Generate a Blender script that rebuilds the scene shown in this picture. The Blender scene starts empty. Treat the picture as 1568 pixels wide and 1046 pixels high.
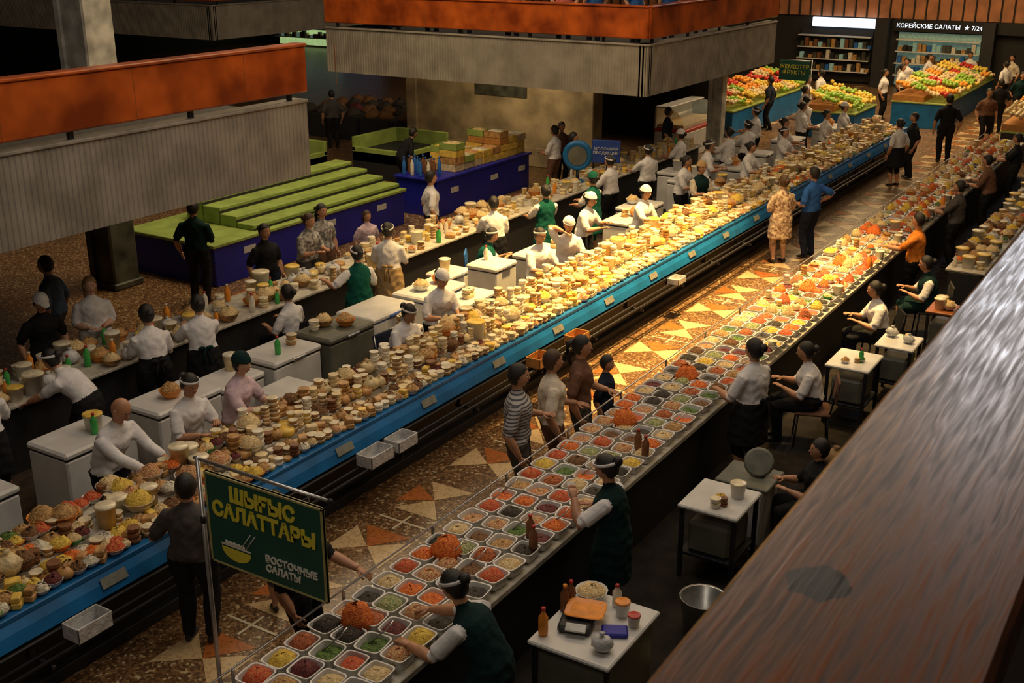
import bpy, bmesh, math, random
import numpy as np
from mathutils import Vector, Matrix
random.seed(7); np.random.seed(7)
D2R=math.radians
COL=bpy.context.scene.collection
try:
    bpy.context.scene.view_settings.view_transform='Standard'; bpy.context.scene.view_settings.look='None'
except Exception as e: print(e)

# ------------------------------------------------------------------ materials
MATS={}
def mat(name,col,rough=.6,metal=0.,var=.12,scale=12.,bump=0.,bscale=60.,spec=.5,emit=0.,alpha=1.,col2=None,trans=0.):
    if name in MATS: return MATS[name]
    m=bpy.data.materials.new(name); m.use_nodes=True
    nt=m.node_tree; b=nt.nodes['Principled BSDF']
    b.inputs['Roughness'].default_value=rough; b.inputs['Metallic'].default_value=metal
    b.inputs['Specular IOR Level'].default_value=spec
    geo=nt.nodes.new('ShaderNodeNewGeometry')
    n=nt.nodes.new('ShaderNodeTexNoise'); n.inputs['Scale'].default_value=scale; n.inputs['Detail'].default_value=3
    nt.links.new(geo.outputs['Position'],n.inputs['Vector'])
    r=nt.nodes.new('ShaderNodeValToRGB')
    c=np.array(col[:3])
    a=c*(1-var*1.6) if col2 is None else np.array(col2[:3]); z=np.clip(c*(1+var),0,1)
    r.color_ramp.elements[0].position=.35; r.color_ramp.elements[1].position=.65
    r.color_ramp.elements[0].color=(*a,1); r.color_ramp.elements[1].color=(*z,1)
    nt.links.new(n.outputs['Fac'],r.inputs['Fac']); nt.links.new(r.outputs['Color'],b.inputs['Base Color'])
    if bump>0:
        n2=nt.nodes.new('ShaderNodeTexNoise'); n2.inputs['Scale'].default_value=bscale; n2.inputs['Detail'].default_value=4
        nt.links.new(geo.outputs['Position'],n2.inputs['Vector'])
        bp=nt.nodes.new('ShaderNodeBump'); bp.inputs['Strength'].default_value=bump; bp.inputs['Distance'].default_value=.02
        nt.links.new(n2.outputs['Fac'],bp.inputs['Height']); nt.links.new(bp.outputs['Normal'],b.inputs['Normal'])
    if emit>0:
        nt.links.new(r.outputs['Color'],b.inputs['Emission Color']); b.inputs['Emission Strength'].default_value=emit
    if alpha<1: b.inputs['Alpha'].default_value=alpha
    MATS[name]=m; return m

mat('skin',(.50,.25,.14),.5,var=.08); mat('skin_light',(.62,.36,.24),.5,var=.08)
mat('hair_black',(.012,.009,.008),.45,bump=.4,bscale=150); mat('hair_brown',(.06,.028,.014),.5,bump=.4,bscale=150); mat('hair_blond',(.3,.17,.07),.5)
mat('lip',(.4,.1,.08),.5); mat('eye_white',(.8,.78,.74),.3,var=.02); mat('eye_dark',(.01,.008,.006),.2)
def cloth(n,c,**k): return mat('cloth_'+n,c,.85,bump=.5,bscale=16,spec=.2,**k)
cloth('white',(.76,.74,.74),var=.06); cloth('cream',(.66,.58,.46)); cloth('pink',(.66,.5,.55)); cloth('black',(.012,.012,.014)); cloth('navy',(.015,.02,.04))
cloth('green',(.005,.09,.065)); cloth('darkgreen',(.004,.024,.024)); cloth('gray',(.08,.07,.065)); cloth('blue',(.03,.12,.42)); cloth('tan',(.45,.3,.14)); cloth('brown',(.16,.08,.05))
cloth('jeans',(.03,.04,.08)); cloth('orange',(.7,.22,.03)); cloth('redwhite',(.5,.12,.1)); cloth('bluegray',(.1,.14,.2))
cloth('floral',(.75,.6,.42),col2=(.25,.13,.08),scale=22); cloth('floralgray',(.5,.47,.42),col2=(.1,.1,.1),scale=20)
mat('shoe',(.02,.016,.014),.5)
m=bpy.data.materials.new('cloth_stripe'); m.use_nodes=True; nt=m.node_tree; b=nt.nodes['Principled BSDF']; b.inputs['Roughness'].default_value=.85
geo=nt.nodes.new('ShaderNodeNewGeometry'); w=nt.nodes.new('ShaderNodeTexWave'); w.bands_direction='Z'; w.inputs['Scale'].default_value=9; w.inputs['Distortion'].default_value=.6
r=nt.nodes.new('ShaderNodeValToRGB'); r.color_ramp.elements[0].color=(.06,.06,.08,1); r.color_ramp.elements[1].color=(.42,.4,.38,1); r.color_ramp.elements[0].position=.2; r.color_ramp.elements[1].position=.4
nt.links.new(geo.outputs['Position'],w.inputs['Vector']); nt.links.new(w.outputs['Fac'],r.inputs['Fac']); nt.links.new(r.outputs['Color'],b.inputs['Base Color']); MATS['cloth_stripe']=m

mat('tray_white',(.74,.73,.70),.35,var=.03); mat('plastic_white',(.72,.71,.67),.4,var=.05); mat('enamel_white',(.64,.63,.61),.35,var=.08,scale=3)
mat('enamel_gray',(.13,.13,.10),.5,scale=4); mat('trim_blue',(.02,.06,.3),.4); mat('metal',(.5,.5,.5),.35,metal=.9); mat('metal_dark',(.03,.03,.035),.45,metal=.5)
mat('counter_blue',(.006,.14,.38),.45,var=.15,scale=3); mat('stand_blue',(.010,.015,.30),.45,var=.1,scale=2); mat('stand_green',(.30,.40,.09),.5,var=.12,scale=3)
mat('counter_dark',(.018,.018,.02),.6); mat('counter_top',(.5,.46,.38),.5); mat('wood_box',(.5,.22,.05),.6,bump=.3); mat('wood_seat',(.3,.09,.02),.5); mat('cardboard',(.30,.18,.08),.8,bump=.2)
mat('shaded_mat',(.016,.012,.009),.8,var=.3,scale=5,bump=.3,bscale=30,spec=.2); mat('shaded_tiles',(.07,.045,.028),.55,var=.35,scale=4)  # dark floor colours, corridor shade put into the base colour
FOOD={}
def food(n,c,c2=None,**k):
    mat('food_'+n,c,.5,var=.3,scale=k.get('scale',45),bump=1.,bscale=80,col2=c2); FOOD[n]=1
food('orange',(.85,.2,.02),(.65,.1,.01)); food('red',(.5,.04,.015),(.7,.2,.05)); food('darkred',(.16,.02,.02)); food('cream',(.75,.58,.30),(.6,.40,.17)); food('white',(.78,.72,.58),(.6,.53,.36))
food('green',(.12,.22,.03),(.04,.08,.01)); food('brightgreen',(.2,.5,.05),(.08,.25,.02)); food('black',(.02,.018,.015),(.06,.04,.02)); food('brown',(.22,.1,.03),(.1,.04,.01)); food('tan',(.55,.33,.12),(.35,.17,.05))
food('yellow',(.85,.58,.08),(.7,.4,.05)); food('mix',(.6,.45,.2),(.5,.08,.03),scale=70); food('mixg',(.5,.45,.22),(.08,.2,.03),scale=70); food('rust',(.55,.16,.04),(.3,.06,.02))
mat('tub_cream',(.74,.58,.31),.4,var=.15); mat('tub_white',(.76,.70,.56),.4); mat('tub_yellow',(.82,.55,.10),.4,var=.15); mat('tub_tan',(.50,.27,.09),.45,var=.25); mat('tub_green',(.06,.40,.08),.4); mat('tub_orange',(.8,.28,.03),.4); mat('tub_red',(.5,.04,.03),.4); mat('tub_brown',(.2,.08,.03),.5); mat('tub_blue',(.03,.15,.5),.4)
mat('lid',(.74,.65,.45),.25,var=.15); mat('bag',(.72,.57,.30),.3,var=.2,bump=.6,bscale=40); mat('bag_white',(.6,.6,.6),.3,bump=.6,bscale=40)
mat('paper_label',(.6,.6,.56),.6); mat('label_dim',(.22,.22,.18),.6); mat('apple_green',(.3,.5,.06),.4); mat('fruit_orange',(.85,.35,.04),.45); mat('fruit_yellow',(.85,.62,.1),.45); mat('fruit_red',(.6,.05,.03),.4)

# ------------------------------------------------------------------ mesh builder
class MB:
    def __init__(s): s.v=[];s.f=[];s.m=[];s.s=[];s.n=0;s.mats=[]
    def mi(s,k):
        if k not in s.mats: s.mats.append(k)
        return s.mats.index(k)
    def add(s,V,F,k,smooth=False,T=None):
        V=np.asarray(V,float)
        if T is not None: V=V@T[:3,:3].T+T[:3,3]
        n=s.n; s.v.append(V); s.n+=len(V)
        s.f.extend([[i+n for i in f] for f in F]); i=s.mi(k)
        s.m.extend([i]*len(F)); s.s.extend([smooth]*len(F))
    def parts(s,P,T=None):
        for V,F,k,sm in P: s.add(V,F,k,sm,T)
    def addm(s,V,F,ks,T=None):
        V=np.asarray(V,float)
        n=s.n; s.v.append(V); s.n+=len(V)
        s.f.extend([[i+n for i in f] for f in F]); s.m.extend([s.mi(k) for k in ks]); s.s.extend([True]*len(F))
    def obj(s,name,parent=None):
        me=bpy.data.meshes.new(name)
        me.from_pydata(np.concatenate(s.v).tolist(),[],s.f)
        for k in s.mats: me.materials.append(MATS[k])
        me.polygons.foreach_set('material_index',s.m); me.polygons.foreach_set('use_smooth',s.s)
        me.update()
        o=bpy.data.objects.new(name,me); COL.objects.link(o)
        if parent: o.parent=parent
        return o
def T(x=0,y=0,z=0,rz=0,s=1,sx=1,sy=1,sz=1,rx=0,ry=0):
    M=Matrix.Translation((x,y,z))@Matrix.Rotation(rz,4,'Z')@Matrix.Rotation(rx,4,'X')@Matrix.Rotation(ry,4,'Y')@Matrix.Diagonal((s*sx,s*sy,s*sz,1))
    return np.array(M)
_cb={}
def cbox(sx,sy,sz,b=.01):
    key=(round(sx,3),round(sy,3),round(sz,3),b)
    if key in _cb: return _cb[key]
    bm=bmesh.new(); bmesh.ops.create_cube(bm,size=1)
    for v in bm.verts: v.co=Vector((v.co.x*sx,v.co.y*sy,v.co.z*sz))
    if b>0: bmesh.ops.bevel(bm,geom=list(bm.edges),offset=min(b,sx*.45,sy*.45,sz*.45),segments=1,affect='EDGES')
    V=np.array([v.co[:] for v in bm.verts]); bm.verts.index_update()
    F=[[v.index for v in f.verts] for f in bm.faces]; bm.free(); _cb[key]=(V,F); return V,F
def box(mb,x0,x1,y0,y1,z0,z1,k,b=.008):
    V,F=cbox(x1-x0,y1-y0,z1-z0,b); mb.add(V+np.array([(x0+x1)/2,(y0+y1)/2,(z0+z1)/2]),F,k)
def rev(prof,n=10):
    V=[];F=[]
    for r,z in prof:
        for i in range(n):
            a=2*math.pi*i/n; V.append((r*math.cos(a),r*math.sin(a),z))
    for j in range(len(prof)-1):
        for i in range(n):
            i2=(i+1)%n; F.append([j*n+i,j*n+i2,(j+1)*n+i2,(j+1)*n+i])
    F.append(list(range(n))[::-1]); F.append([(len(prof)-1)*n+i for i in range(n)])
    return np.array(V),F
def ringloft(C,A1,A2,n=12,pw=2):
    V=[];F=[]
    for c,a,b in zip(C,A1,A2):
        for i in range(n):
            t=2*math.pi*i/n; ct,st=math.cos(t),math.sin(t)
            if pw!=2: ct=math.copysign(abs(ct)**(2/pw),ct); st=math.copysign(abs(st)**(2/pw),st)
            V.append(np.array(c)+np.array(a)*ct+np.array(b)*st)
    for j in range(len(C)-1):
        for i in range(n):
            i2=(i+1)%n; F.append([j*n+i,j*n+i2,(j+1)*n+i2,(j+1)*n+i])
    F.append(list(range(n))[::-1]); F.append([(len(C)-1)*n+i for i in range(n)])
    return np.array(V),F
def nrm(v): v=np.array(v,float); l=np.linalg.norm(v); return v/l if l>1e-9 else v
def tube(P,R,n=8,ref=(0,0,1)):
    P=[np.array(p,float) for p in P]; A=[];B=[]
    for i,p in enumerate(P):
        d=nrm(P[min(i+1,len(P)-1)]-P[max(i-1,0)])
        rf=np.array(ref,float)
        if abs(d@rf)>.95: rf=np.array((0,1,0.)) if abs(d[1])<.9 else np.array((1.,0,0))
        a=nrm(np.cross(rf,d)); b=np.cross(d,a); A.append(a*R[i]); B.append(b*R[i])
    return ringloft(P,A,B,n)
def sph(cx,cy,cz,rx,ry,rz,nu=12,nv=8):
    V=[(0,0,-1)];F=[]
    for j in range(1,nv):
        p=-math.pi/2+math.pi*j/nv
        for i in range(nu):
            a=2*math.pi*i/nu; V.append((math.cos(p)*math.cos(a),math.cos(p)*math.sin(a),math.sin(p)))
    V.append((0,0,1)); top=len(V)-1
    for i in range(nu):
        i2=(i+1)%nu; F.append([0,1+i2,1+i]); F.append([top,1+(nv-2)*nu+i,1+(nv-2)*nu+i2])
        for j in range(nv-2): F.append([1+j*nu+i,1+j*nu+i2,1+(j+1)*nu+i2,1+(j+1)*nu+i])
    return np.array(V)*np.array([rx,ry,rz])+np.array([cx,cy,cz]),F

# ------------------------------------------------------------------ people
def head_parts(hair='bun',haircol='hair_black',hat=None,skin='skin',male=False):
    P=[]
    V,F=sph(0,0,0,1,1,1,26,20); X=V.copy()
    for q in X:
        x,y,z=q
        if z<0:
            f=-z; q[0]*=1-(.2 if male else .27)*f**1.5; q[1]*=(1-.02*f) if y>0 else (1-.4*f)
        for sx in(-1,1): q[1]-=.09*math.exp(-((x-sx*.4)**2+(z-.05)**2)/.03)*(y>0)
        q[1]+=.05*math.exp(-(x**2/.03+(z+.9)**2/.06))*(y>0)
    X*=np.array([.078,.095,.118]); P.append((X,F,skin,True))
    nV,nF=ringloft([(0,.086,.008),(0,.095,-.012),(0,.103,-.026),(0,.089,-.034)],[(.006,0,0),(.009,0,0),(.014,0,0),(.009,0,0)],[(0,.006,0),(0,.008,.004),(0,.009,.003),(0,.006,0)],8); P.append((nV,nF,skin,True))
    for s in(-1,1):
        P.append((*sph(s*.031,.078,.004,.0125,.009,.0065,8,6),'eye_white',True)); P.append((*sph(s*.031,.0845,.004,.0058,.005,.006,8,6),'eye_dark',True))
        P.append((*sph(s*.032,.0835,.023,.017,.006,.004,8,4),haircol,True)); P.append((*sph(s*.079,-.003,-.008,.01,.019,.03,8,6),skin,True))
    P.append((*sph(0,.084,-.057,.022,.008,.0065,8,6),'lip',True))
    if hair!='bald':
        V,F=sph(0,-.014,.012,.091,.104,.122,28,20)
        F=[f for f in F if not ((lambda c:(c[1]>.012 and c[2]<.068-.9*max(0,(abs(c[0])-.045))) or c[2]<-.075 or (c[1]>-.012 and c[2]<-.02))(V[f].mean(0)))]
        P.append((V,F,haircol,True)); P.append((*sph(0,-.026,.008,.082,.088,.106,14,10),haircol,True))
        if hair in('bun',): P.append((*sph(0,-.128,.03,.048,.042,.048,10,8),haircol,True))
        if hair=='pony': P.append((*tube([(0,-.1,.05),(0,-.16,.02),(0,-.165,-.09),(0,-.135,-.22)],[.034,.04,.036,.012],8),haircol,True))
        if hair=='long': P.append((*ringloft([(0,-.03,.03),(0,-.04,-.06),(0,-.05,-.14),(0,-.06,-.24)],[(.085,0,0),(.092,0,0),(.09,0,0),(.06,0,0)],[(0,.065,0),(0,.058,0),(0,.05,0),(0,.02,0)],12),haircol,True))
    if hat=='band':
        pts=[];n=24
        for i in range(n+1):
            a=2*math.pi*i/n; pts.append((.092*math.cos(a),-.016+.106*math.sin(a),.052+.026*math.sin(a)))
        A=[nrm((p[0],p[1]+.018,0))*.005 for p in pts]; P.append((*ringloft(pts,A,[(0,0,.016)]*len(pts),6),'cloth_white',True))
    if hat and hat.startswith('cap'):
        k='cloth_'+hat.split('_')[1]
        V,F=sph(0,-.015,.034,.098,.112,.116,16,10); F=[f for f in F if np.mean(V[f,2])>.035]; P.append((V,F,k,True))
        P.append((*ringloft([(0,-.015,.034),(0,-.015,.055)],[(.1,0,0),(.099,0,0)],[(0,.114,0),(0,.112,0)],16),k,True))
        if hat.endswith('v'): P.append((*ringloft([(0,.09,.045),(0,.09,.05)],[(.06,0,0),(.06,0,0)],[(0,.07,-.012),(0,.07,-.012)],12),k,True))
    return P
def hand_parts(side,skin,curl=.5):
    s=side;P=[]
    P.append((*ringloft([(0,0,-.01),(0,0,.02),(0,.002,.055),(0,.004,.088)],[(.023,0,0),(.031,0,0),(.038,0,0),(.037,0,0)],[(0,.016,0),(0,.015,0),(0,.013,0),(0,.010,0)],8,3),skin,True))
    for i,(bx,L) in enumerate([(-.028,.066),(-.0095,.076),(.0095,.07),(.027,.054)]):
        p=np.array([s*bx,.004,.082]); pts=[p]; a=0.1
        for seg in(.42,.33,.25):
            p=p+np.array([s*bx*.12,math.sin(a),math.cos(a)])*L*seg; pts.append(p); a+=curl
        P.append((*tube(pts,[.0095,.0088,.008,.006],6,(1,0,0)),skin,True))
    P.append((*tube([(-s*.022,.004,.02),(-s*.045,.014,.045),(-s*.052,.024,.07),(-s*.046,.032,.09)],[.013,.011,.009,.007],6,(0,1,0)),skin,True))
    return P
def ik(S,Tg,l1,l2,hint):
    S=np.array(S,float);Tg=np.array(Tg,float);d=Tg-S;L=np.linalg.norm(d);mx=(l1+l2)*.995
    if L>mx: Tg=S+d/L*mx; L=mx
    u=nrm(Tg-S); a=(l1*l1-l2*l2+L*L)/(2*L); hh=math.sqrt(max(l1*l1-a*a,0)); h=np.array(hint,float); h=h-u*(h@u); h=nrm(h)
    return S+u*a+h*hh,Tg
HCACHE={}
def person(name,x,y,yaw,z0=0,h=1.63,sit=False,seat=.47,lean=0,hl=None,hr=None,top='white',bot='black',style='pants',hair='bun',hc='hair_black',hat=None,hy=0,hp=0,b=1.2,male=False,vox=.022,skin='skin',sleeve=.6,step=0,apron=None,long_sleeve=False,bow=None,phone=False):
    sc=h/1.65; a=D2R(lean); S='cloth_'+top; Bm='cloth_'+bot
    if male: b=min(b,1.14)
    lb=.5+.5*b
    segs=[]; V=[];F=[];n0=[0]
    def put(C,A1,A2,k,n=12,pw=2,part='torso'):
        v,f=ringloft(C,A1,A2,n,pw); V.append(v); F.extend([[i+n0[0] for i in q] for q in f]); n0[0]+=len(v)
        for i in range(len(C)-1): segs.append((np.array(C[i],float),np.array(C[i+1],float),np.array(A1[i],float),np.array(A2[i],float),np.array(A1[i+1],float),np.array(A2[i+1],float),(k,part)))
    def limb(P,R,k,n=10,part='arm'):
        P=[np.array(p,float) for p in P];A=[];Bb=[]
        for i,p in enumerate(P):
            d=nrm(P[min(i+1,len(P)-1)]-P[max(i-1,0)]); rf=np.array((1.,0,0)) if abs(d[0])<.9 else np.array((0,1.,0))
            q=nrm(np.cross(rf,d)); w=np.cross(d,q); A.append(q*R[i]); Bb.append(w*R[i])
        put(P,A,Bb,k,n,part=part)
    def lerp(p,q,t): return np.array(p)*(1-t)+np.array(q)*t
    pz=(seat+.09) if sit else .90; py=-.13*math.sin(a) if not sit else 0
    u=lambda t:np.array([0,math.sin(t),math.cos(t)])
    wv=lambda t:np.array([0,math.cos(t),-math.sin(t)])
    P0=np.array([0,py,pz]); s1=P0+.12*u(a*.6); s2=s1+.16*u(a); s3=s2+.13*u(a); s4=s3+.06*u(a*.95); s5=s4+.07*u(a*.8+.1); hcen=s5+.085*u(a*.5)+np.array([0,.015,0])
    X=np.array([1.,0,0])
    tc=S if style!='dress' else Bm
    C=[P0-.06*u(0),P0+.02*u(a*.3),s1,s2,s2+.07*u(a),s3-.01*u(a),s3+.03*u(a),s4]
    rx=[.15,.168,.143,.152,.163,.150,.105,.06]; ry=[.10,.125,.112,.128,.118,.092,.075,.056]
    if male: rx=[.14,.155,.15,.165,.18,.17,.115,.062]
    A=[0,a*.3,a*.7,a,a,a,a,a]
    bb=[b,b,b,b,b*.98,1+(b-1)*.6,1+(b-1)*.4,1]
    C=[c+np.array([0,.012,0]) if i in(3,4) else c for i,c in enumerate(C)]
    put(C,[X*r*q for r,q in zip(rx,bb)],[wv(t)*r*q for t,r,q in zip(A,ry,bb)],tc,16)
    put([s3,s4,s5,hcen-.02*u(0)],[X*.058,X*.056,X*.053,X*.053],[wv(a)*.058,wv(a)*.056,wv(a)*.055,wv(a)*.055],skin,10,part='neck')
    hands=[]
    for sd,tg in((-1,hl),(1,hr)):
        sh=s3-.055*u(a)+X*sd*(.160 if not male else .185)*(1+(b-1)*.6)
        if tg is None: tg=sh+np.array([sd*.09,.05,-.47])
        elif not isinstance(tg,np.ndarray): tg=np.array(tg,float)
        el,wr=ik(sh,tg,.275,.25,(sd*.55,-.6,-.6))
        ins=sh-X*sd*.07+.012*u(a)
        limb([ins,sh,lerp(sh,el,.5),el,lerp(el,wr,.35),wr],[.045*lb,.052*lb,.048*lb,.043*lb,.045*lb,.029],skin)
        if long_sleeve:
            limb([ins,sh,lerp(sh,el,.5),el,lerp(el,wr,.5),lerp(el,wr,.9)],[.05,.062,.062,.056,.052,.042],S)
        else:
            e=lerp(sh,el,sleeve+.22); limb([ins,sh,lerp(sh,el,.4),e],[.05*lb,.060*lb,.062*lb,.064*lb],S)
        fd=nrm(wr-el); dn=np.array([0,.15,-1.]) if abs(fd[2])<.8 else np.array([-sd*.9,.3,0]); yx=dn-fd*(dn@fd); yx=nrm(yx); xx=np.cross(yx,fd)
        M=np.eye(4); M[:3,0]=xx;M[:3,1]=yx;M[:3,2]=fd;M[:3,3]=wr; hands.append((sd,M))
    pr=.014 if style=='pants' else 0; lk=Bm if style in('pants',) else skin
    for sd in(-1,1):
        hip=np.array([sd*.085*b,py,pz-.03]); st=step*sd
        ank=np.array([sd*.10,.38,.085]) if sit else np.array([sd*.105,st+.0,.085])
        kn,an=ik(hip,ank,.425 if sit else .405+abs(st)*.1,.42 if sit else .395+abs(st)*.1,(sd*.12,1,.25 if not sit else .6))
        limb([hip+np.array([0,0,.03]),lerp(hip,kn,.3),lerp(hip,kn,.8),kn,lerp(kn,an,.35),lerp(kn,an,.8),an],[.09*b+pr,.085*b+pr,.064*lb+pr,.058*lb+pr,.06*lb+pr,.04+pr*1.5,.036+pr*1.8],lk,part='leg')
        if sit and style in('skirt','dress'): limb([hip,lerp(hip,kn,.5),lerp(hip,kn,.95)],[.108*b,.112,.098],Bm,part='skirt')
        c=np.array([an[0],an[1],0])
        put([c+np.array([0,-.065,.045]),c+np.array([0,-.04,.048]),c+np.array([0,.03,.045]),c+np.array([0,.11,.03]),c+np.array([0,.165,.02])],[X*.022,X*.036,X*.038,X*.044,X*.025],[np.array([0,0,q]) for q in(.03,.044,.043,.028,.016)],'shoe',8,part='shoe')
    if style in('skirt','dress') and not sit:
        zs=[P0[2]+.08,P0[2]-.05,.66,.48]; put([np.array([0,py+.01,z]) if i<2 else np.array([0,py*.6+.02,z]) for i,z in enumerate(zs)],[X*r*b for r in(.148,.182,.190,.196)],[np.array([0,r*b,0]) for r in(.115,.140,.152,.158)],Bm,16,part='skirt')
    me=bpy.data.meshes.new('tmp'); me.from_pydata(np.concatenate(V).tolist(),[],F); o=bpy.data.objects.new('tmp',me); COL.objects.link(o)
    md=o.modifiers.new('r','REMESH'); md.mode='VOXEL'; md.voxel_size=vox
    sm=o.modifiers.new('s','SMOOTH'); sm.factor=.5; sm.iterations=3 if vox<.02 else 2
    dg=bpy.context.evaluated_depsgraph_get(); e=o.evaluated_get(dg); em=e.to_mesh()
    n=len(em.vertices); co=np.empty(n*3); em.vertices.foreach_get('co',co); co=co.reshape(-1,3).copy(); fs=[list(p.vertices) for p in em.polygons]
    e.to_mesh_clear(); bpy.data.objects.remove(o); bpy.data.meshes.remove(me)
    fa=np.array([f if len(f)==4 else f+[f[-1]] for f in fs]); fc=co[fa].mean(1)
    best=np.full(len(fc),1e9); bi=np.zeros(len(fc),int); keys=[]
    for i,(p0,p1,a0,b0,a1,b1,k) in enumerate(segs):
        if k not in keys: keys.append(k)
        d=p1-p0; L=d@d; t=np.clip(((fc-p0)@d)/L,0,1); c=p0+t[:,None]*d; v=fc-c
        r1=np.linalg.norm(a0)*(1-t)+np.linalg.norm(a1)*t; r2=np.linalg.norm(b0)*(1-t)+np.linalg.norm(b1)*t
        n1=nrm(a0);n2=nrm(b0);n3=np.cross(n1,n2); mr=np.minimum(r1,r2)
        e_=np.sqrt(((v@n1)/r1)**2+((v@n2)/r2)**2+((v@n3)/mr)**2); sd=(e_-1)*mr
        w=sd<best; best[w]=sd[w]; bi[w]=keys.index(k)
    ks=[]
    ud=u(a*.6)
    for j,i in enumerate(bi):
        k,part=keys[i]; q=fc[j]; hgt=(q-P0)@ud
        if part in('torso','leg','skirt'):
            if not sit:
                if style=='dress': k=Bm if q[2]>.47 else k
                elif style=='skirt': k=(S if hgt>.07 else Bm) if q[2]>.47 else k
                else: k=S if hgt>-.02 else Bm
            else:
                if part=='torso': k=(S if style!='dress' else Bm) if hgt>.03 else Bm
                elif part=='leg' and style in('skirt','dress'): k=Bm if q[1]<.33 and q[2]>.4 else k
            if apron and k!=skin and hgt<.13 and q[2]>.42 and k!='shoe': k='cloth_'+apron
        ks.append(k)
    nz=np.sin(co[:,2]*55+np.sin(co[:,0]*31)*2)+np.sin(co[:,0]*47+co[:,2]*23+x*7); cen=np.stack([np.zeros(len(co)),np.full(len(co),P0[1]),co[:,2]],1); dr=co-cen; dr[:,2]=0; ln_=np.linalg.norm(dr,axis=1,keepdims=True); msk=((co[:,2]>.5)&(co[:,2]<s3[2]-.03)&(ln_[:,0]<.26))[:,None]
    co=co+np.where(msk,dr/np.maximum(ln_,.01)*(nz*.0028)[:,None],0)
    mb=MB(); mb.addm(co,fs,ks)
    if bow:
        yb=P0[1]-.115*b-.02
        for sd in(-1,1):
            mb.add(*sph(sd*.05,yb,P0[2]+.11,.05,.015,.028,8,6),'cloth_'+bow,True); mb.add(*tube([(0,yb,P0[2]+.11),(sd*.03,yb-.01,P0[2]+.02),(sd*.04,yb-.01,P0[2]-.1)],[.01,.014,.016],6),'cloth_'+bow,True)
    hkey=(hair,hc,hat,skin,male)
    if hkey not in HCACHE: HCACHE[hkey]=head_parts(*hkey)
    HM=Matrix.Translation(Vector(hcen))@Matrix.Rotation(D2R(hy),4,'Z')@Matrix.Rotation(-a*.5-D2R(hp),4,'X'); mb.parts(HCACHE[hkey],np.array(HM))
    for sd,M in hands: mb.parts(hand_parts(sd,skin,.9 if (phone and sd<0) else .5),M)
    if phone:
        M=hands[0][1]; c=M[:3,3]+M[:3,2]*.085+M[:3,1]*.025; V_,F_=cbox(.072,.012,.145,.004); K=np.eye(4); K[:3,:3]=M[:3,:3]; K[:3,3]=c; mb.add(V_,F_,'plastic_white',False,K)
    ob=mb.obj(name); ob.location=(x,y,z0); ob.rotation_euler=(0,0,D2R(yaw)); ob.scale=(sc,)*3
    return ob
def work(dz=0,f=.38,w=.14): 
    return dict(hl=(-w-random.uniform(-.04,.06),f+random.uniform(-.06,.06),1.02+dz+random.uniform(-.03,.08)),hr=(w+random.uniform(-.06,.06),f+random.uniform(-.06,.08),1.02+dz+random.uniform(-.03,.06)))
V='market_vendor'; C='customer'
def sitw(): return dict(sit=True,hl=(-.14,.36,.74),hr=(.14,.38,.76),lean=12)
# --- left island vendors
person(V,-10.45,6.35,50,h=1.66,lean=4,hat='band',style='skirt',vox=.016,**work())
person(V,-10.55,8.7,70,h=1.68,lean=8,style='pants',apron='black',vox=.016,hair='bun',bow='black',**work())
person(V,-10.45,7.55,110,lean=48,hl=(-.16,.62,.86),hr=(.16,.60,.86),style='skirt',vox=.018,hat='band')
person(V,-8.72,6.55,-80,h=1.74,lean=24,male=True,hair='bald',hp=18,long_sleeve=True,vox=.014,bot='black',hl=(-.13,.50,1.02),hr=(.22,.56,1.05))
person(V,-8.66,7.5,-95,lean=10,hat='band',vox=.014,hl=(-.10,.34,1.12),hr=(.12,.36,1.06),hp=14)
person(V,-8.66,8.2,-75,lean=12,top='pink',hat='cap_darkgreen',hair='short',vox=.015,skin='skin_light',bot='tan',**work())
person(V,-10.45,9.4,60,lean=6,vox=.018,style='skirt',bow='darkgreen',**work(.05))
person(V,-10.55,11.15,95,sit=True,seat=.47,hl=(-.2,.3,.72),hr=(.2,.32,.74),vox=.018,lean=6,bot='black')
person(V,-10.3,12.3,65,top='white',bot='green',style='dress',vox=.018,hl=(-.42,.25,1.12),hr=(.2,.3,1.0),hat='band')
person(V,-10.65,13.45,30,bot='tan',style='skirt',vox=.018,hat='band',hl=(-.1,.3,1.1),hr=(.12,.3,1.08),h=1.68,bow='tan')
person(V,-8.8,11.25,-95,sit=True,seat=.55,lean=22,hp=15,hl=(-.1,.4,.86),hr=(.12,.42,.84),hat='band',vox=.018,apron='darkgreen')
person(V,-8.68,12.0,-110,lean=14,hp=16,hat='cap_white',hair='bun',vox=.018,**work())
person(V,-10.15,15.3,-60,sit=True,top='white',bot='green',style='dress',lean=18,hl=(-.1,.4,.8),hr=(.12,.4,.8),hair='bun',hat='band')
person(V,-10.35,16.0,40,lean=10,**work(),style='skirt')
person(V,-8.65,14.6,-110,lean=4,hp=8,hat='band',**work(.03))
person(V,-8.66,15.5,-130,lean=12,hp=12,hat='cap_white',hl=(-.12,.34,1.05),hr=(.10,.14,1.42))
person(V,-10.1,17.3,60,bot='green',style='dress',**work())
person(V,-9.25,17.2,-90,lean=14,hat='cap_white',**work())
person(V,-9.9,18.7,80,bot='green',style='dress',hat='cap_green',**work())
person(V,-10.4,20.4,80,lean=5,**work(),hat='band'); person(V,-10.3,21.9,60,hat='band',top='white',**work())
person(V,-9.2,21.2,-90,lean=10,**work()); person(V,-8.66,20.8,-120,lean=5,top='cream',hat='cap_tan',hair='short',bot='darkgreen',style='dress',**work())
person(V,-9.5,23.1,-60,lean=8,hat='band',**work()); person(V,-9.7,24.9,80,**work()); person(V,-9.7,26.1,60,**work(),hat='band'); person(V,-9.1,26.9,-90,**work())
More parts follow.
